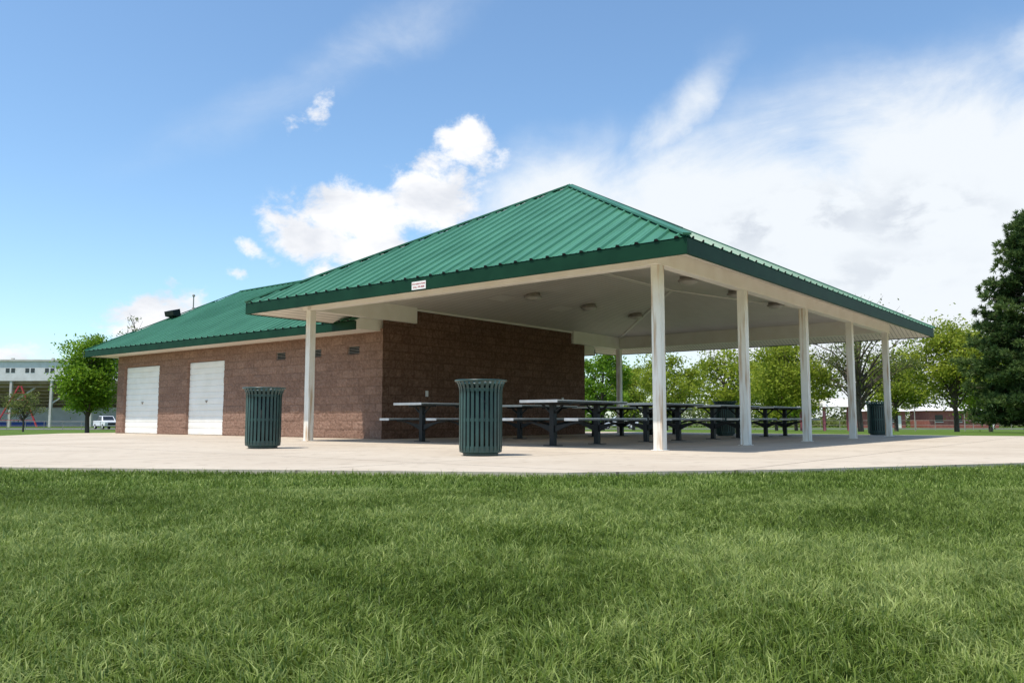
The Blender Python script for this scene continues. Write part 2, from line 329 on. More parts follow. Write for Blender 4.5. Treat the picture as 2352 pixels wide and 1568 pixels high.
K=P(e0,f0,ez);Mc=P(e1,f0,ez);Nf=P(e1,f1,ez);Nr=P(e0,f1,ez);R0=P(ra,rb0,az);R1=P(ra,rb1,az)
roof_face(r,[K,Mc,R0]); roof_face(r,[K,Nr,R1,R0]); roof_face(r,[Nr,Nf,R1]); roof_face(r,[Mc,Nf,R1,R0])
ROOF=r.build('roof',['roof','dark'],S,fix=False)
def cap(p,q_,par,wd=.12):
    mb=MB(); p=Vector(p);q_=Vector(q_); mb.beam(p+Vector((0,0,.035)),q_+Vector((0,0,.035)),wd,.03); mb.build('ridge_cap',['roof'],par)
for p,q_ in((K,R0),(Mc,R0),(R0,R1),(Nr,R1),(Nf,R1)): cap(p,q_,ROOF)
T_=.035
def fascia_ring(par,a0,a1,b0,b1,z0,z1,skip=()):
    for key,bx in (('b0',(-a1,-a0,b0,b0+T_,z0,z1)),('b1',(-a1,-a0,b1-T_,b1,z0,z1)),('a0',(-a0-T_,-a0,b0+T_,b1-T_,z0,z1)),('a1',(-a1,-a1+T_,b0+T_,b1-T_,z0,z1))):
        if key in skip: continue
        mb=MB(); mb.box(*bx); mb.build('fascia',['fascia'],par,bevel=.004)
fascia_ring(ROOF,-E,9.0,-E,13.17,2.59,2.81)
so=MB(); o1=[P(-E+.03,-E+.03,2.605),P(9-.03,-E+.03,2.605),P(9-.03,13.14,2.605),P(-E+.03,13.14,2.605)]; i1=[P(-.08,-.08,2.93),P(8.18,-.08,2.93),P(8.18,12.28,2.93),P(-.08,12.28,2.93)]
for i in range(4):
    j=(i+1)%4; so.add([o1[i],o1[j],i1[j],i1[i]],[(0,1,2,3)])
so.build('soffit',['ceil'],ROOF,fix=False)
# storage roof
g0,g1,h0,h1=8.19,21.35,1.25,10.95; lz=2.62; lr=5.0; ra1=20.2; rbm=6.1
r=MB()
C0=P(g1,h0,lz);C1=P(g1,h1,lz);RR=P(ra1,rbm,lr)
roof_face(r,[P(g0,h0,lz),C0,RR,P(4.76,rbm,lr),P(g0,2.50,lz+.4907*1.25)],off=.05)
roof_face(r,[P(g0,h1,lz),C1,RR,P(4.76,rbm,lr),P(g0,h1-1.25,lz+.4907*1.25)],off=.05)
roof_face(r,[C0,C1,RR])
ROOF2=r.build('roof',['roof','dark'],S,fix=False)
cap(C0,RR,ROOF2); cap(C1,RR,ROOF2); cap(P(5.2,rbm,lr),RR,ROOF2)
fascia_ring(ROOF2,g0,g1-.008,h0+.008,h1-.008,2.42,2.61,skip=('a0',))
so=MB(); so.box(-g1+.05,-g0,h0+.05,h1-.05,2.44,2.46); so.build('soffit',['ceil'],ROOF2)
for yy in((h0+.01,2.5),(h1-.01,h1-1.25)):
    gb=MB(); gb.add([P(g0+.004,yy[0],2.44),P(g0+.004,yy[0],lz),P(g0+.004,yy[1],lz+.6),P(g0+.004,yy[1],2.44)],[(0,1,2,3)]); gb.build('gable_end',['white'],ROOF2,fix=False)
t=.5; fx=g1+(ra1-g1)*t-.35; fy=h0+(rbm-h0)*t; fz=lz+(lr-lz)*t
f=MB(); f.cyl(P(fx,fy,fz-.02),P(fx,fy,fz+.16),.02,.02,8); f.add([P(fx+a_,fy+b_,fz+z_) for a_,b_,z_ in((-.28,-.12,.10),(.28,-.12,.10),(.28,.16,.06),(-.28,.16,.06),(-.28,-.16,.26),(.28,-.16,.26),(.28,.10,.34),(-.28,.10,.34))],[(0,1,2,3),(4,5,6,7),(0,1,5,4),(1,2,6,5),(2,3,7,6),(3,0,4,7)])
f.build('floodlight',['black'],ROOF2,bevel=.01)
t=.66; fx=g1+(ra1-g1)*t-.1; fy=h0+(rbm-h0)*t; fz=lz+(lr-lz)*t
f=MB(); f.cyl(P(fx,fy,fz-.05),P(fx,fy,fz+.5),.02,.02,8); f.lathe([(.001,fz+.56),(.04,fz+.55),(.05,fz+.5),(.02,fz+.47)],12,0,-fx,fy); f.cyl(P(fx,fy,fz),P(fx,fy,fz+.1),.06,.045,10)
f.build('vent_pipe',['lampbase'],ROOF2)
lb=MB(); lb.lathe([(.001,.03),(.17,.03),(.18,-.03),(.215,-.05),(.215,-.075),(.19,-.09)],28); 
lg=MB(); lg.lathe([(.19,-.09),(.17,-.12),(.11,-.15),(.05,-.162),(.001,-.165)],28)
l0=lb.build('ceiling_light',['lampbase'],S,smooth=True,fix=True); lgl=lg.build('lamp_glass',['lampglass'],l0,smooth=True)
def cez(a): return cz+.17*min(a,8.1-a)
first=True
for a in(5.95,1.9):
    for bb in(4.8,7.2,9.6):
        if first: l0.location=(-a,bb,cez(a)-.002); first=False
        else:
            k=l0.copy(); col.objects.link(k); k.location=(-a,bb,cez(a)-.002)
            k2=lgl.copy(); col.objects.link(k2); k2.parent=k
for a,bb in((6.5,4.3),(6.5,6.7)):
    h=MB(); h.add([P(a+x_,bb+y_,cez(a+x_)-.012) for x_,y_ in((-.2,-.3),(.2,-.3),(.2,.3),(-.2,.3))],[(0,1,2,3)]); h.build('ceiling_hatch',['white'],S,fix=False)
h=MB(); h.lathe([(.001,.0),(.05,0),(.05,-.05),(.035,-.08),(.001,-.09)],14); k=h.build('security_camera',['black'],S,smooth=True); k.location=(-.7,3.3,cez(.7))
# ------------------------------------------------------------------ reservation sign on fascia
SG=empty('reservation_sign',W(3.95,-E-.006,2.61),ROT,'small white sign with red lettering on green fascia','sign')
p=MB(); p.box(-.165,.165,-.006,0,0,.135); p.build('sign_panel',['door'],SG)
def text(body,size,x,y,z,mat_,parent,name='lettering'):
    cu=bpy.data.curves.new(name,'FONT'); cu.body=body; cu.size=size; cu.align_x='CENTER'; cu.extrude=.0005; cu.offset=.0003
    to=bpy.data.objects.new('tmp',cu); col.objects.link(to); dg=bpy.context.evaluated_depsgraph_get(); dg.update()
    me=bpy.data.meshes.new_from_object(to.evaluated_get(dg)); bpy.data.objects.remove(to)
    me.materials.clear(); me.materials.append(M[mat_]); o=bpy.data.objects.new(name,me); col.objects.link(o); o.parent=parent
    o.location=(x,y,z); o.rotation_euler=(math.pi/2,0,0); return o
text('FOR RESERVATIONS',.034,0,-.009,.083,'red',SG); text('CALL 799-4000',.042,0,-.009,.028,'red',SG)
# ------------------------------------------------------------------ litter bins
B0=empty('litter_bin',(-.39,10.25,0),.1,'dark green steel slatted litter bin with flared rim','litter bin','slatted litter bins')
b=MB(); ns=28
prof=[(.262,.045),(.268,.10),(.268,.76),(.272,.82),(.290,.88),(.318,.925)]
for i in range(ns):
    t=2*math.pi*i/ns; ct,st_=math.cos(t),math.sin(t); hw=.0185
    vs=[]
    for rr,z in prof:
        for d in(0,-.007):
            for sg in(-1,1): 
                R_=rr+d; vs.append((R_*ct-sg*hw*st_, R_*st_+sg*hw*ct, z))
    fs=[]
    for j in range(len(prof)-1):
        k=j*4; m_=k+4
        fs+=[(k,k+1,m_+1,m_),(k+3,k+2,m_+2,m_+3),(k+1,k+3,m_+3,m_+1),(k+2,k,m_,m_+2)]
    e=len(prof)*4-4; fs+=[(0,2,3,1),(e,e+1,e+3,e+2)]
    b.add(vs,fs)
b.build('slat_basket',['bin'],B0)
def ring(mb,r0,r1,z0,z1,n=40): mb.lathe([(r0,z0),(r1,z0),(r1,z1),(r0,z1),(r0,z0)],n)
for z0,z1 in((.06,.12),(.42,.46),(.79,.83)):
    b=MB(); ring(b,.244,.259,z0,z1); b.build('hoop',['bin'],B0)
b=MB(); b.lathe([(.313,.912),(.326,.914),(.330,.925),(.324,.934),(.310,.932),(.306,.922),(.313,.912)],40); b.build('rim_ring',['bin'],B0,smooth=True)
b=MB(); b.lathe([(.225,.85),(.265,.865),(.27,.885),(.245,.893),(.205,.88),(.225,.85)],40); b.build('inner_ring',['bin'],B0,smooth=True)
b=MB(); b.lathe([(.001,.05),(.225,.05),(.235,.30),(.235,.86),(.222,.86),(.215,.10),(.001,.09)],32); b.build('liner',['liner'],B0,smooth=True)
b=MB(); b.lathe([(.001,0),(.20,0),(.22,.01),(.22,.03),(.262,.045),(.262,.06),(.001,.06)],36); b.build('base',['bin'],B0)
dup(B0,(-3.85,12.75,0),.5); dup(B0,(10.42,23.45,0),.9); dup(B0,(5.8,22.4,0),1.4)
# ------------------------------------------------------------------ picnic tables
T0=empty('picnic_table',W(2.4,1.37),ROT,'long grey picnic table with benches on black steel posts','picnic table','picnic tables under the shelter')
def planks(name,w,zt_,th,nb,x0,half):
    m=MB(); pw=w/nb
    for i in range(nb): m.box(x0-w/2+i*pw+.003,x0-w/2+(i+1)*pw-.003,-half+.012,half-.012,zt_-th,zt_,0)
    for sgn in(-1,1):
        y=sgn*half; m.box(x0-w/2,x0+w/2,min(y,y-sgn*.012),max(y,y-sgn*.012),zt_-th-.004,zt_+.002,1)
    m.box(x0-w/2-.002,x0-w/2+.004,-half+.012,half-.012,zt_-th*.35,zt_+.001,1) ; m.box(x0+w/2-.004,x0+w/2+.002,-half+.012,half-.012,zt_-th*.35,zt_+.001,1)
    return m.build(name,['tabletop','alu'],T0,bevel=.002)
planks('table_top',.78,.765,.04,4,0,1.1)
planks('seat',.27,.465,.04,2,-.66,1.1); planks('seat',.27,.465,.04,2,.66,1.1)
for yb in(-.68,.68):
    m=MB(); m.box(-.045,.045,yb-.045,yb+.045,.01,.70); m.box(-.14,.14,yb-.09,yb+.09,0,.012)
    m.box(-.36,.36,yb-.03,yb+.03,.69,.722)
    for sg in(-1,1):
        n_=8; lo=[];hi=[]
        for i in range(n_+1):
            t=i/n_; x=.04+.68*t; lo.append((sg*x,.22+.18*(1-(1-t)**2))); hi.append((sg*x,.34+.078*min(1,t*1.3)))
        for (x0_,z0_),(x1_,z1_),(x2_,z2_),(x3_,z3_) in zip(lo[:-1],lo[1:],hi[1:],hi[:-1]):
            vs=[(x0_,yb-.02,z0_),(x1_,yb-.02,z1_),(x2_,yb-.02,z2_),(x3_,yb-.02,z3_),(x0_,yb+.02,z0_),(x1_,yb+.02,z1_),(x2_,yb+.02,z2_),(x3_,yb+.02,z3_)]
            m.add(vs,[(0,1,2,3),(7,6,5,4),(0,4,5,1),(3,2,6,7)])
        m.beam((sg*.04,yb,.55),(sg*.22,yb,.70),.03,.03,up=(0,1,0))
    m.build('leg',['black'],T0,bevel=.003)
for a,bb in((2.4,4.52),(2.4,7.57),(2.4,10.65),(5.9,1.77),(5.9,4.9),(5.9,8.0),(5.9,11.0)): dup(T0,W(a,bb),ROT+random.uniform(-.01,.01))
# ------------------------------------------------------------------ trees
def tube(mb,pts,r0,r1,n=7):
    for i in range(len(pts)-1):
        ta=i/(len(pts)-1); tb=(i+1)/(len(pts)-1); mb.cyl(pts[i],pts[i+1],r0+(r1-r0)*ta,r0+(r1-r0)*tb,n,0,cap=False)
def leafquads(C,size,tint,flat=None):
    n=len(C); a=rng.normal(size=(n,3)); a/=np.linalg.norm(a,axis=1)[:,None]; b=rng.normal(size=(n,3)); b-=a*(a*b).sum(1)[:,None]; b/=np.linalg.norm(b,axis=1)[:,None]
    s=size*(.6+.8*rng.random(n))[:,None]
    V=np.stack([C-a*s,C-b*s*.5,C+a*s,C+b*s*.5],1).reshape(-1,3)
    return V,np.arange(4*n),np.arange(n)*4,np.repeat(tint,4)
def tree(X,Y,h,w,cb,nleaf,size,lm,label,nclump=45,spread=.16,seed=1,name='tree',trunk=.05,limbs=22):
    global rng
    random.seed(seed); rng=np.random.default_rng(seed)
    root=empty(name,(X,Y,zt(X,Y)),0,label,'tree')
    mb=MB(); top=h*.8; pts=[Vector((0,0,-.1))]; 
    for i in range(1,6): pts.append(Vector((random.uniform(-.03,.03)*h*.4,random.uniform(-.03,.03)*h*.4,top*i/5)))
    tr=h*trunk*.5; tube(mb,pts,tr,tr*.25,9)
    cen=[]
    hc_=(h-cb)/2; zc=cb+hc_
    for i in range(nclump):
        while True:
            p=Vector((random.uniform(-1,1),random.uniform(-1,1),random.uniform(-1,1)))
            if .25<p.length<1: break
        wz=1-.25*max(0,p.z); q_=Vector((p.x*w/2*wz*random.uniform(.8,1.08),p.y*w/2*wz,zc+p.z*hc_*random.uniform(.85,1.0)))
        cen.append(q_)
    for i,cn in enumerate(cen[:limbs]):
        zz=max(cb*.75,cn.z*.55+random.uniform(-.1,.1)*h); zz=min(zz,top*.95); s0=Vector((0,0,zz)); mid=(s0+cn)/2+Vector((random.uniform(-.1,.1),random.uniform(-.1,.1),.06*h*random.random()))
        r_=tr*.42; tube(mb,[s0,mid,cn],r_,r_*.15,5)
        for k in range(3):
            e_=cn+Vector((random.uniform(-1,1),random.uniform(-1,1),random.uniform(-.3,1)))*w*.13; tube(mb,[mid.lerp(cn,.5),e_],r_*.25,r_*.06,4)
    mb.build('trunk',['bark'],root,fix=False,smooth=True)
    C=np.array([tuple(c_) for c_ in cen]); per=rng.dirichlet(np.ones(len(C))*4)*nleaf
    LC=[];TT=[]
    for c_,n_ in zip(C,per.astype(int)):
        sg=w*spread*(.6+.7*rng.random()); q_=rng.normal(size=(n_,3))*sg*np.array([1,1,.6])*.55
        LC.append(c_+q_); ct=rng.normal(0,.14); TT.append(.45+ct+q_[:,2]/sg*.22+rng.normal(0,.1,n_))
    LC=np.concatenate(LC);TT=np.clip(np.concatenate(TT),0,1)
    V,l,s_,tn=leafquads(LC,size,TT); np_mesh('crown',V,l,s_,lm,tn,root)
    return root
tree(-14.95,29,3.62,2.05,.7,16000,.055,'leaf_grn','small round green maple on the lawn beside the building',nclump=80,spread=.19,seed=3,trunk=.045)
tree(5.3,48,4.9,3.2,.6,9500,.085,'leaf_grn','bright green park tree beyond the shelter',nclump=55,seed=4)
tree(10.3,55,5.3,4.6,.6,8000,.095,'leaf_yel','thin yellow green park tree',nclump=50,spread=.18,seed=5)
tree(15.6,60,6.4,5.8,.8,10500,.11,'leaf_yel','broad yellow green park tree',nclump=55,spread=.18,seed=6)
tree(14.9,45,5.1,5.0,1.1,15000,.08,'leaf_yel','bright yellow green spreading tree',nclump=65,spread=.17,seed=7)
tree(17.8,42,6.6,5.6,1.5,4500,.065,'leaf_dull','sparse newly leafing tree with bare limbs',nclump=60,spread=.14,seed=8,limbs=55,trunk=.045)
tree(24.3,45,5.8,5.8,1.1,17000,.085,'leaf_yel','spreading yellow green tree on the lawn',nclump=65,spread=.18,seed=9)
tree(35,75,7.6,6.5,1.0,9500,.14,'leaf_yel','tall light green tree by the street',seed=10)
tree(46.5,80,8.2,7.5,1.0,9500,.14,'leaf_grn','large green tree by the street',seed=11)
tree(13.0,88,7.4,6.5,.8,8000,.15,'leaf_yel','distant light green street tree',seed=12)
tree(29,84,7.5,7,.8,8000,.15,'leaf_grn','distant green street tree',seed=13)
tree(22.5,70,6.0,6.5,.8,9000,.13,'leaf_yel','distant yellow green park tree',seed=14)
tree(-36.8,62,3.1,3.0,1.0,2200,.07,'leaf_dull','small thin tree in front of the grandstand',nclump=40,seed=15,limbs=35)
tree(-27.2,60,8.6,5,2.0,2200,.09,'leaf_dull','tall sparse tree behind the building',nclump=50,spread=.12,seed=16,limbs=45)
tree(-60,134,4.0,6,.4,5000,.14,'leaf_grn','low dark green tree beside the car park',seed=17)
def pine(X,Y,h,w,seed,label):
    global rng
    random.seed(seed); rng=np.random.default_rng(seed)
    root=empty('pine_tree',(X,Y,zt(X,Y)),0,label,'tree'); mb=MB(); tube(mb,[Vector((0,0,-.1)),Vector((.05,0,h*.5)),Vector((0,.05,h*.97))],h*.022,h*.004,9)
    LC=[];AX_=[];TT=[]
    z=.35
    while z<h*.98:
        f=z/h; R_=w/2*(1-f)**.60*(.8+.2*min(1,f*5)); nb=int(9+7*(1-f))
        for i in range(nb):
            az_=random.uniform(0,2*math.pi); L_=R_*random.uniform(.68,1.13); rise=random.uniform(.05,.38)
            d=Vector((math.cos(az_),math.sin(az_),rise)); p0=Vector((0,0,z)); p1=p0+d*L_; mb.cyl(p0,p1,.035*(1-f)+.01,.008,4,0,cap=False)
            nt_=int(6+L_*6)
            ct=random.gauss(0,.20)
            for k in range(nt_):
                t_=.3+.7*random.random()**.7; c_=p0+d*L_*t_+Vector((random.gauss(0,.17),random.gauss(0,.17),random.gauss(0,.09)))
                n_=24; dirs=rng.normal(size=(n_,3))+np.array([d.x*.8,d.y*.8,.9]); dirs/=np.linalg.norm(dirs,axis=1)[:,None]
                LC.append(np.array(tuple(c_))+dirs*.10); AX_.append(dirs); TT.append(np.clip(.45+ct+.3*(dirs[:,2])*.5+rng.normal(0,.1,n_)+.4*(t_-.6),0,1))
        z+=.24+.10*random.random()
    mb.build('trunk',['bark'],root,fix=False)
    C=np.concatenate(LC);A=np.concatenate(AX_);T=np.concatenate(TT); n=len(C)
    b=rng.normal(size=(n,3)); b-=A*(A*b).sum(1)[:,None]; b/=np.linalg.norm(b,axis=1)[:,None]
    V=np.stack([C-A*.13,C-b*.02,C+A*.13,C+b*.02],1).reshape(-1,3)
    np_mesh('crown',V,np.arange(4*n),np.arange(n)*4,'leaf_pine',np.repeat(T,4),root)
pine(22.3,34.5,9.5,6.6,21,'large dark green pine tree beside the lawn')
rng=np.random.default_rng(5)
n=26000; X=rng.uniform(-20,170,n); Y=150+rng.normal(0,5,n); hgt=3.2+2.0*np.sin(X*.21)+1.3*np.sin(X*.63+1)+.8*np.sin(X*1.7); hgt=np.clip(hgt,1.5,9); Z=-1+hgt*rng.random(n)**.8
V,l,s_,tn=leafquads(np.c_[X,Y,Z],.35,np.clip(.4+.25*np.sin(X*.5)+rng.normal(0,.15,n),0,1)); o=np_mesh('distant_wood',V,l,s_,'leaf_dull',tn); tag(o,'hazy green tree line beyond the street','trees',kind='stuff')
# ------------------------------------------------------------------ grandstand
G=empty('grandstand',(-80,150,-1),0,'grey stadium grandstand with raked seating underside','grandstand')
def Gm(): return MB()
m=Gm(); m.box(-40,10.0,0,6,8.4,12.0); m.box(-40,10.3,-.3,6,12.0,12.3,1); m.build('press_box',['roofwhite','grey'],G)
for i in range(9):
    x=-20+i*3.6
    for dx in(0,1.0): m=Gm(); m.box(x+dx,x+dx+.7,-.03,0,9.9,10.7); m.build('window',['glass'],G)
m=Gm(); m.add([(-40,.6,8.4),(13.5,.6,8.4),(13.5,15,2.6),(-40,15,2.6),(-40,.6,7.9),(13.5,.6,7.9),(13.5,15,2.1),(-40,15,2.1)],[(0,1,2,3),(7,6,5,4),(0,4,5,1),(1,5,6,2),(2,6,7,3),(3,7,4,0)])
for i in range(9):
    y0=1.5+i*1.5; z0=7.9-(y0-.6)*.403; m.box(-40,13.5,y0,y0+.25,z0-.35,z0+.05)
m.build('seating',['greyd'],G)
m=Gm(); m.box(-40,16,9,10,0,3.6); m.build('back_wall',['grey'],G)
for x0,x1 in((-38,-10),(2,15)): m=Gm(); m.box(x0,x1,8.9,8.97,0,1.0); m.build('blue_panel',['blue'],G)
for i in range(7):
    x=-34+i*7.4
    m=Gm(); m.box(x-.2,x+.2,.1,.6,0,12.6); m.beam((x,.35,4.2),(x+4,2,7.6),.25,.25); m.build('support_post',['grey'],G)
m=Gm(); m.beam((-13.6,-1,0),(-9.6,-1,7.4),.22,.22); m.beam((-6.0,-1,0),(-9.2,-1,7.4),.22,.22)
for i in range(1,6):
    t=i/6; x0=-13.6+4.0*t; x1=-6.0-3.2*t; m.beam((x0,-1,7.4*t),(x1,-1,7.4*t),.08,.08)
m.build('red_truss',['red'],G)
def fence(x0,x1,y,h,label,step=2.5):
    F=empty('chain_fence',(x0,y,zt(x0,y)),0,label,'fence'); n=int((x1-x0)/step)
    for i in range(n+1): m=MB(); m.cyl((i*step,0,-.3),(i*step,0,h),.035,.035,6); m.build('post',['lampbase'],F)
    L_=n*step
    for z,r_ in((h,.025),(h*.5,.02),(.1,.02)): m=MB(); m.cyl((0,0,z),(L_,0,z),r_,r_,6); m.build('rail',['lampbase'],F)
fence(-95,-45,110,1.1,'low grey pipe fence along the car park'); fence(8,75,108,1.2,'low grey pipe fence along the street')
# ------------------------------------------------------------------ vehicles
V0=empty('pickup_truck',(-56.2,114,-.985),math.radians(-48),'white pickup truck parked on the asphalt','truck')
m=MB()
def sec(prof,y0,y1,mb,mi=0,inset=0):
    n=len(prof); vs=[(x,y0,z) for x,z in prof]+[(x,y1,z) for x,z in prof]; mb.add(vs,[tuple(range(n)),tuple(range(2*n-1,n-1,-1))]+[(i,n+i,n+(i+1)%n,(i+1)%n) for i in range(n)],mi)
sec([(-2.7,.45),(2.65,.45),(2.7,.75),(2.6,1.08),(1.3,1.18),(-2.7,1.18)],-.95,.95,m)
m.build('body',['carwhite'],V0,bevel=.05)
m=MB(); vs=[(1.25,-.88,1.18),(1.25,.88,1.18),(-1.1,.88,1.18),(-1.1,-.88,1.18),(.55,-.72,1.85),(.55,.72,1.85),(-.95,.72,1.85),(-.95,-.72,1.85)]
m.add(vs,[(0,1,5,4),(1,2,6,5),(2,3,7,6),(3,0,4,7),(4,5,6,7)]); m.build('cab',['carwhite'],V0,bevel=.04)
m=MB(); m.add([(1.19,-.74,1.24),(1.19,.74,1.24),(.63,.64,1.80),(.63,-.64,1.80)],[(0,1,2,3)]); m.build('windscreen',['glass'],V0,fix=False)
for sg in(-1,1):
    m=MB(); m.add([(1.0,sg*.895,1.22),(.05,sg*.895,1.22),(.05,sg*.745,1.8),(.5,sg*.745,1.8)],[(0,1,2,3)]); m.build('window',['glass'],V0,fix=False)
    m=MB(); m.add([(-.05,sg*.895,1.22),(-.95,sg*.895,1.22),(-.88,sg*.745,1.8),(-.05,sg*.745,1.8)],[(0,1,2,3)]); m.build('window',['glass'],V0,fix=False)
for x in(-1.75,1.75):
    for sg in(-1,1):
        m=MB(); m.cyl((x,sg*.78,.38),(x,sg*.98,.38),.38,.38,20,0); m.cyl((x,sg*.9,.38),(x,sg*.99,.38),.2,.2,14,1); m.build('wheel',['tyre','alu'],V0)
m=MB(); m.box(2.68,2.72,-.55,.55,.62,.95,0); m.build('grille',['black'],V0)
m=MB(); m.box(2.66,2.76,-.93,.93,.42,.58,0); m.build('bumper',['lampbase'],V0)
for sg in(-1,1): m=MB(); m.box(2.66,2.73,sg*.76-.15,sg*.76+.15,.72,.95); m.build('headlight',['lampglass'],V0,bevel=.02)
dup(V0,(15.6,120,-.99),math.radians(178),'white pickup truck parked on the street beyond trees')
# ------------------------------------------------------------------ far shelter, houses
H=empty('park_shelter',(27.6,70,zt(27,70)),.15,'small open shelter with pale roof and faded red posts','park shelter')
m=MB(); m.add([(-2.6,-2.2,2.0),(2.6,-2.2,2.0),(2.6,2.2,2.0),(-2.6,2.2,2.0),(-1.5,-1.1,2.75),(1.5,-1.1,2.75),(1.5,1.1,2.75),(-1.5,1.1,2.75)],[(0,3,2,1),(4,5,6,7),(0,1,5,4),(1,2,6,5),(2,3,7,6),(3,0,4,7)]); m.build('roof',['roofwhite'],H)
for x in(-2.2,0,2.2):
    for y in(-1.9,1.9): m=MB(); m.box(x-.08,x+.08,y-.08,y+.08,0,2.0); m.build('post',['pink'],H)
def house(X,Y,w,hh,label):
    H=empty('brick_house',(X,Y,-1.0),-.05,label,'house')
    m=MB(); m.box(-w/2,w/2,0,7,0,hh); m.build('wall',['brickfar'],H)
    m=MB(); m.add([(-w/2-.5,-.6,hh),(w/2+.5,-.6,hh),(w/2+.5,7.6,hh),(-w/2-.5,7.6,hh),(-w/2+1.5,3.5,hh+1.1),(w/2-1.5,3.5,hh+1.1)],[(0,3,2,1),(0,1,5,4),(1,2,5),(2,3,4,5),(3,0,4)]); m.build('roof',['roofwhite'],H)
    for i in range(int(w//3)):
        x=-w/2+1.6+i*3; m=MB(); m.box(x-.6,x+.6,-.05,-.01,1.0,2.1,0); m.build('window',['glass'],H)
        m=MB(); m.box(x-.68,x+.68,-.08,-.02,.9,.98); m.build('sill',['white'],H)
    m=MB(); m.box(w/2-1.6,w/2-.7,-.05,-.01,0,2.0); m.build('door',['white'],H)
house(60.5,134,7,2.7,'low red brick house with pale roof'); house(73,133,11,2.8,'long red brick house with pale roof')
def pole(X,Y,h,label,r=.06):
    m=MB(); z=zt(X,Y); m.cyl((0,0,0),(0,0,h),r,r*.7,10); m.box(-.35,.35,-.08,.08,h,h+.08); o=m.build('street_lamp',['lampbase'],None,loc=(X,Y,z)); tag(o,label,'street lamp')
pole(46.5,95,3.4,'slim grey lamp post beside the street'); pole(55,100,3.2,'slim grey lamp post near brick house')
# ------------------------------------------------------------------ world
Wd=bpy.data.worlds.new('World'); sc.world=Wd; Wd.use_nodes=True; nt=Wd.node_tree; N=nt.nodes; L=nt.links; bg=N['Background']
sa,sb,kk=-.28,1.0,.41
Sd=Vector((-(sa*Lx+sb*Rx)*kk,-(sa*Ly+sb*Ry)*kk,1)).normalized(); el=math.asin(Sd.z); azs=math.atan2(Sd.x,Sd.y)
sky=N.new('ShaderNodeTexSky'); sky.sky_type='NISHITA'; sky.sun_disc=False; sky.sun_elevation=el; sky.sun_rotation=azs; sky.air_density=1.0; sky.dust_density=.6; sky.ozone_density=1.5
tc=N.new('ShaderNodeTexCoord'); sp=N.new('ShaderNodeSeparateXYZ'); L.new(tc.outputs['Generated'],sp.inputs[0])
def math_(op,a,b=None,c=None,clamp=False):
    n=N.new('ShaderNodeMath'); n.operation=op; n.use_clamp=clamp
    for i,v in enumerate((a,b,c)):
        if v is None: continue
        if isinstance(v,(int,float)): n.inputs[i].default_value=v
        else: L.new(v,n.inputs[i])
    return n.outputs[0]
az_=math_('ARCTAN2',sp.outputs['X'],sp.outputs['Y']); el_=math_('ARCSINE',sp.outputs['Z'])
cb=N.new('ShaderNodeCombineXYZ'); L.new(az_,cb.inputs[0]); L.new(el_,cb.inputs[1])
def noise(scale,detail,vec,rough=.55,stretch=None,dist=0,off=(0,0,0),rot=0):
    if stretch:
        mp=N.new('ShaderNodeMapping'); mp.inputs['Scale'].default_value=stretch; mp.inputs['Location'].default_value=off; mp.inputs['Rotation'].default_value=(0,0,rot); L.new(vec,mp.inputs[0]); vec=mp.outputs[0]
    n=N.new('ShaderNodeTexNoise'); n.inputs['Scale'].default_value=scale; n.inputs['Detail'].default_value=detail; n.inputs['Roughness'].default_value=rough; n.inputs['Distortion'].default_value=dist; L.new(vec,n.inputs['Vector']); return n
wn=noise(7,6,cb.outputs[0],.6)
vm=N.new('ShaderNodeVectorMath'); vm.operation='SUBTRACT'; L.new(wn.outputs['Color'],vm.inputs[0]); vm.inputs[1].default_value=(.5,.5,.5)
vs_=N.new('ShaderNodeVectorMath'); vs_.operation='MULTIPLY_ADD'; L.new(vm.outputs[0],vs_.inputs[0]); vs_.inputs[1].default_value=(.10,.07,0); L.new(cb.outputs[0],vs_.inputs[2])
PW=vs_.outputs[0]
def blob(x,z,rx,rz,rot=0,amp=1):
    a=math.atan(x); e=math.atan(z*math.cos(a))
    mp=N.new('ShaderNodeMapping'); mp.vector_type='TEXTURE'; mp.inputs['Location'].default_value=(a,e,0); mp.inputs['Rotation'].default_value=(0,0,rot); mp.inputs['Scale'].default_value=(rx,rz,1); L.new(PW,mp.inputs[0])
    ln=N.new('ShaderNodeVectorMath'); ln.operation='LENGTH'; L.new(mp.outputs[0],ln.inputs[0])
    mr=N.new('ShaderNodeMapRange'); mr.interpolation_type='SMOOTHSTEP'; mr.inputs[1].default_value=1; mr.inputs[2].default_value=0; mr.inputs[3].default_value=0; mr.inputs[4].default_value=amp; L.new(ln.outputs['Value'],mr.inputs[0]); return mr.outputs[0]
def mx_(lst):
    o=lst[0]
    for q_ in lst[1:]: o=math_('MAXIMUM',o,q_)
    return o
cum=mx_([blob(-.20,.245,.13,.085,.15),blob(-.10,.275,.10,.08,.3),blob(-.055,.335,.07,.055),blob(-.25,.22,.09,.05),blob(-.18,.20,.10,.05),
  blob(-.315,.20,.05,.022,-.4,.6),blob(-.23,.395,.06,.032,.6,.44),blob(-.285,.37,.045,.02,.5,.42),blob(-.44,.128,.09,.045,.1),blob(-.38,.12,.07,.03),blob(-.345,.17,.03,.014,0,.5),blob(-.235,.175,.05,.025,.2,.7),
  blob(-.43,.165,.025,.014,0,.45),blob(-.60,.07,.13,.03,0,.5)])
n1=noise(18,12,cb.outputs[0],.66,(1,1.35,1),.25)
cden=math_('ADD',cum,math_('MULTIPLY',math_('SUBTRACT',n1.outputs['Fac'],.5),1.7))
mr=N.new('ShaderNodeMapRange'); mr.interpolation_type='SMOOTHSTEP'; mr.inputs[1].default_value=.24; mr.inputs[2].default_value=.74; L.new(cden,mr.inputs[0]); cmask=math_('MULTIPLY',mr.outputs[0],math_('MINIMUM',math_('MULTIPLY',cum,4),1))
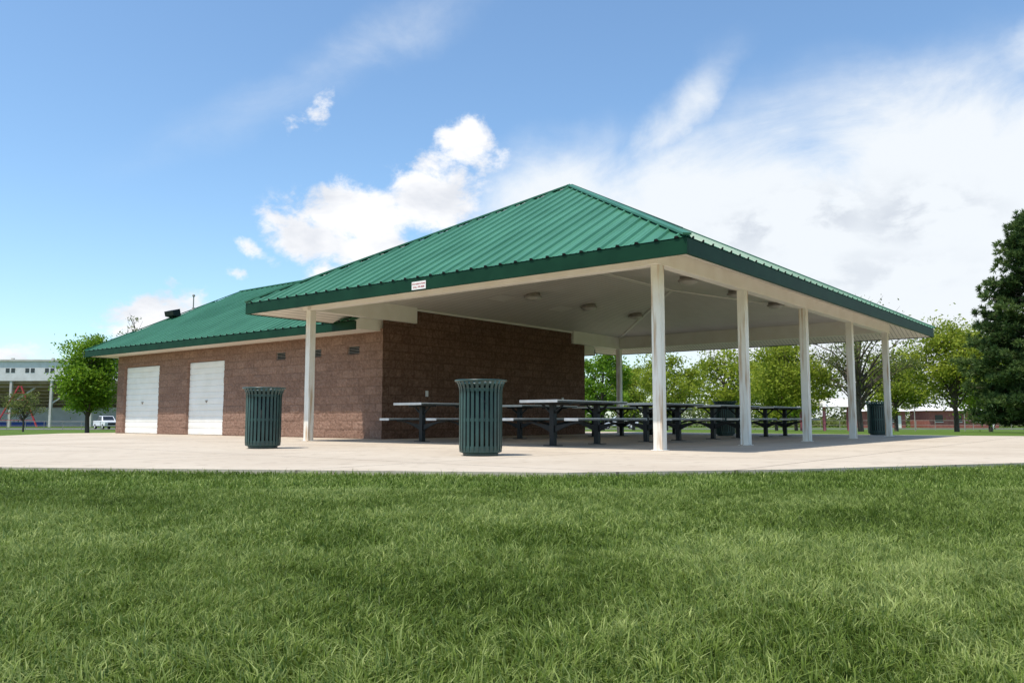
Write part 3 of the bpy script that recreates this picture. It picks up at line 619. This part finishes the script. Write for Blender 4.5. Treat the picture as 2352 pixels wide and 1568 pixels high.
veil=mx_([blob(.60,.20,.75,.30,.0,1.5),blob(.25,.24,.40,.19,.15,1.15),blob(.06,.27,.20,.12,.3,.85),blob(.20,.37,.18,.05,.75,.65),blob(.02,.19,.26,.09,.1,.8),blob(-.2,.46,.5,.06,.5,.32),blob(.66,.47,.16,.06,.5,.55),blob(-.5,.02,.6,.10,0,.4)])
n2=noise(5,9,cb.outputs[0],.62,(1,1.9,1),.5,rot=-.5)
vden=math_('MULTIPLY',veil,math_('ADD',math_('MULTIPLY',n2.outputs['Fac'],2.2),-.12))
mr=N.new('ShaderNodeMapRange'); mr.interpolation_type='SMOOTHSTEP'; mr.inputs[1].default_value=.04; mr.inputs[2].default_value=.92; mr.inputs[4].default_value=.98; L.new(vden,mr.inputs[0]); vmask=mr.outputs[0]
n3=noise(9,8,cb.outputs[0],.55,(1,2.0,1),.2,off=(3,1,0)); cr=N.new('ShaderNodeValToRGB'); cr.color_ramp.elements[0].position=.36; cr.color_ramp.elements[0].color=(.76,.785,.83,1); cr.color_ramp.elements[1].position=.55; cr.color_ramp.elements[1].color=(1,1,1,1); L.new(n3.outputs['Fac'],cr.inputs[0])
sc1=N.new('ShaderNodeMixRGB'); sc1.blend_type='MULTIPLY'; sc1.inputs[0].default_value=1; L.new(cr.outputs[0],sc1.inputs[1]); sc1.inputs[2].default_value=(6.9,6.95,7.1,1)
gm=N.new('ShaderNodeMixRGB'); gm.blend_type='MULTIPLY'; gm.inputs[0].default_value=1; L.new(sky.outputs[0],gm.inputs[1]); gm.inputs[2].default_value=(1.12,1.30,1.36,1)
pm=mx_([blob(.35,.245,.16,.05,.1,1),blob(.50,.25,.12,.05,0,1),blob(.10,.20,.12,.04,0,.4),blob(.42,.17,.2,.04,0,.6)])
n4=noise(13,9,cb.outputs[0],.6,(1,1.8,1),.2,off=(7,2,0)); mr=N.new('ShaderNodeMapRange'); mr.interpolation_type='SMOOTHSTEP'; mr.inputs[1].default_value=.44; mr.inputs[2].default_value=.62; mr.inputs[4].default_value=.9; L.new(n4.outputs['Fac'],mr.inputs[0]); pmask=math_('MULTIPLY',pm,mr.outputs[0])
vc=N.new('ShaderNodeMixRGB'); L.new(pmask,vc.inputs[0]); vc.inputs[1].default_value=(6.1,6.4,6.7,1); vc.inputs[2].default_value=(4.3,4.65,5.2,1)
m1=N.new('ShaderNodeMixRGB'); L.new(vmask,m1.inputs[0]); L.new(gm.outputs[0],m1.inputs[1]); L.new(vc.outputs[0],m1.inputs[2])
m2=N.new('ShaderNodeMixRGB'); L.new(cmask,m2.inputs[0]); L.new(m1.outputs[0],m2.inputs[1]); L.new(sc1.outputs[0],m2.inputs[2])
L.new(m2.outputs[0],bg.inputs['Color']); bg.inputs['Strength'].default_value=.15
sl=bpy.data.lights.new('sun','SUN'); sl.energy=5.0; sl.angle=math.radians(.5); sl.color=(1,.94,.86); so_=bpy.data.objects.new('sun',sl); col.objects.link(so_); so_.rotation_euler=Sd.to_track_quat('Z','Y').to_euler(); so_.location=(0,0,30)
cd=bpy.data.cameras.new('camera'); cd.lens=28.8; cd.sensor_width=36; cd.clip_end=6000; cd.clip_start=.05; co=bpy.data.objects.new('camera',cd); col.objects.link(co); co.location=(0,0,.45); co.rotation_euler=(math.radians(95.4),0,0); sc.camera=co
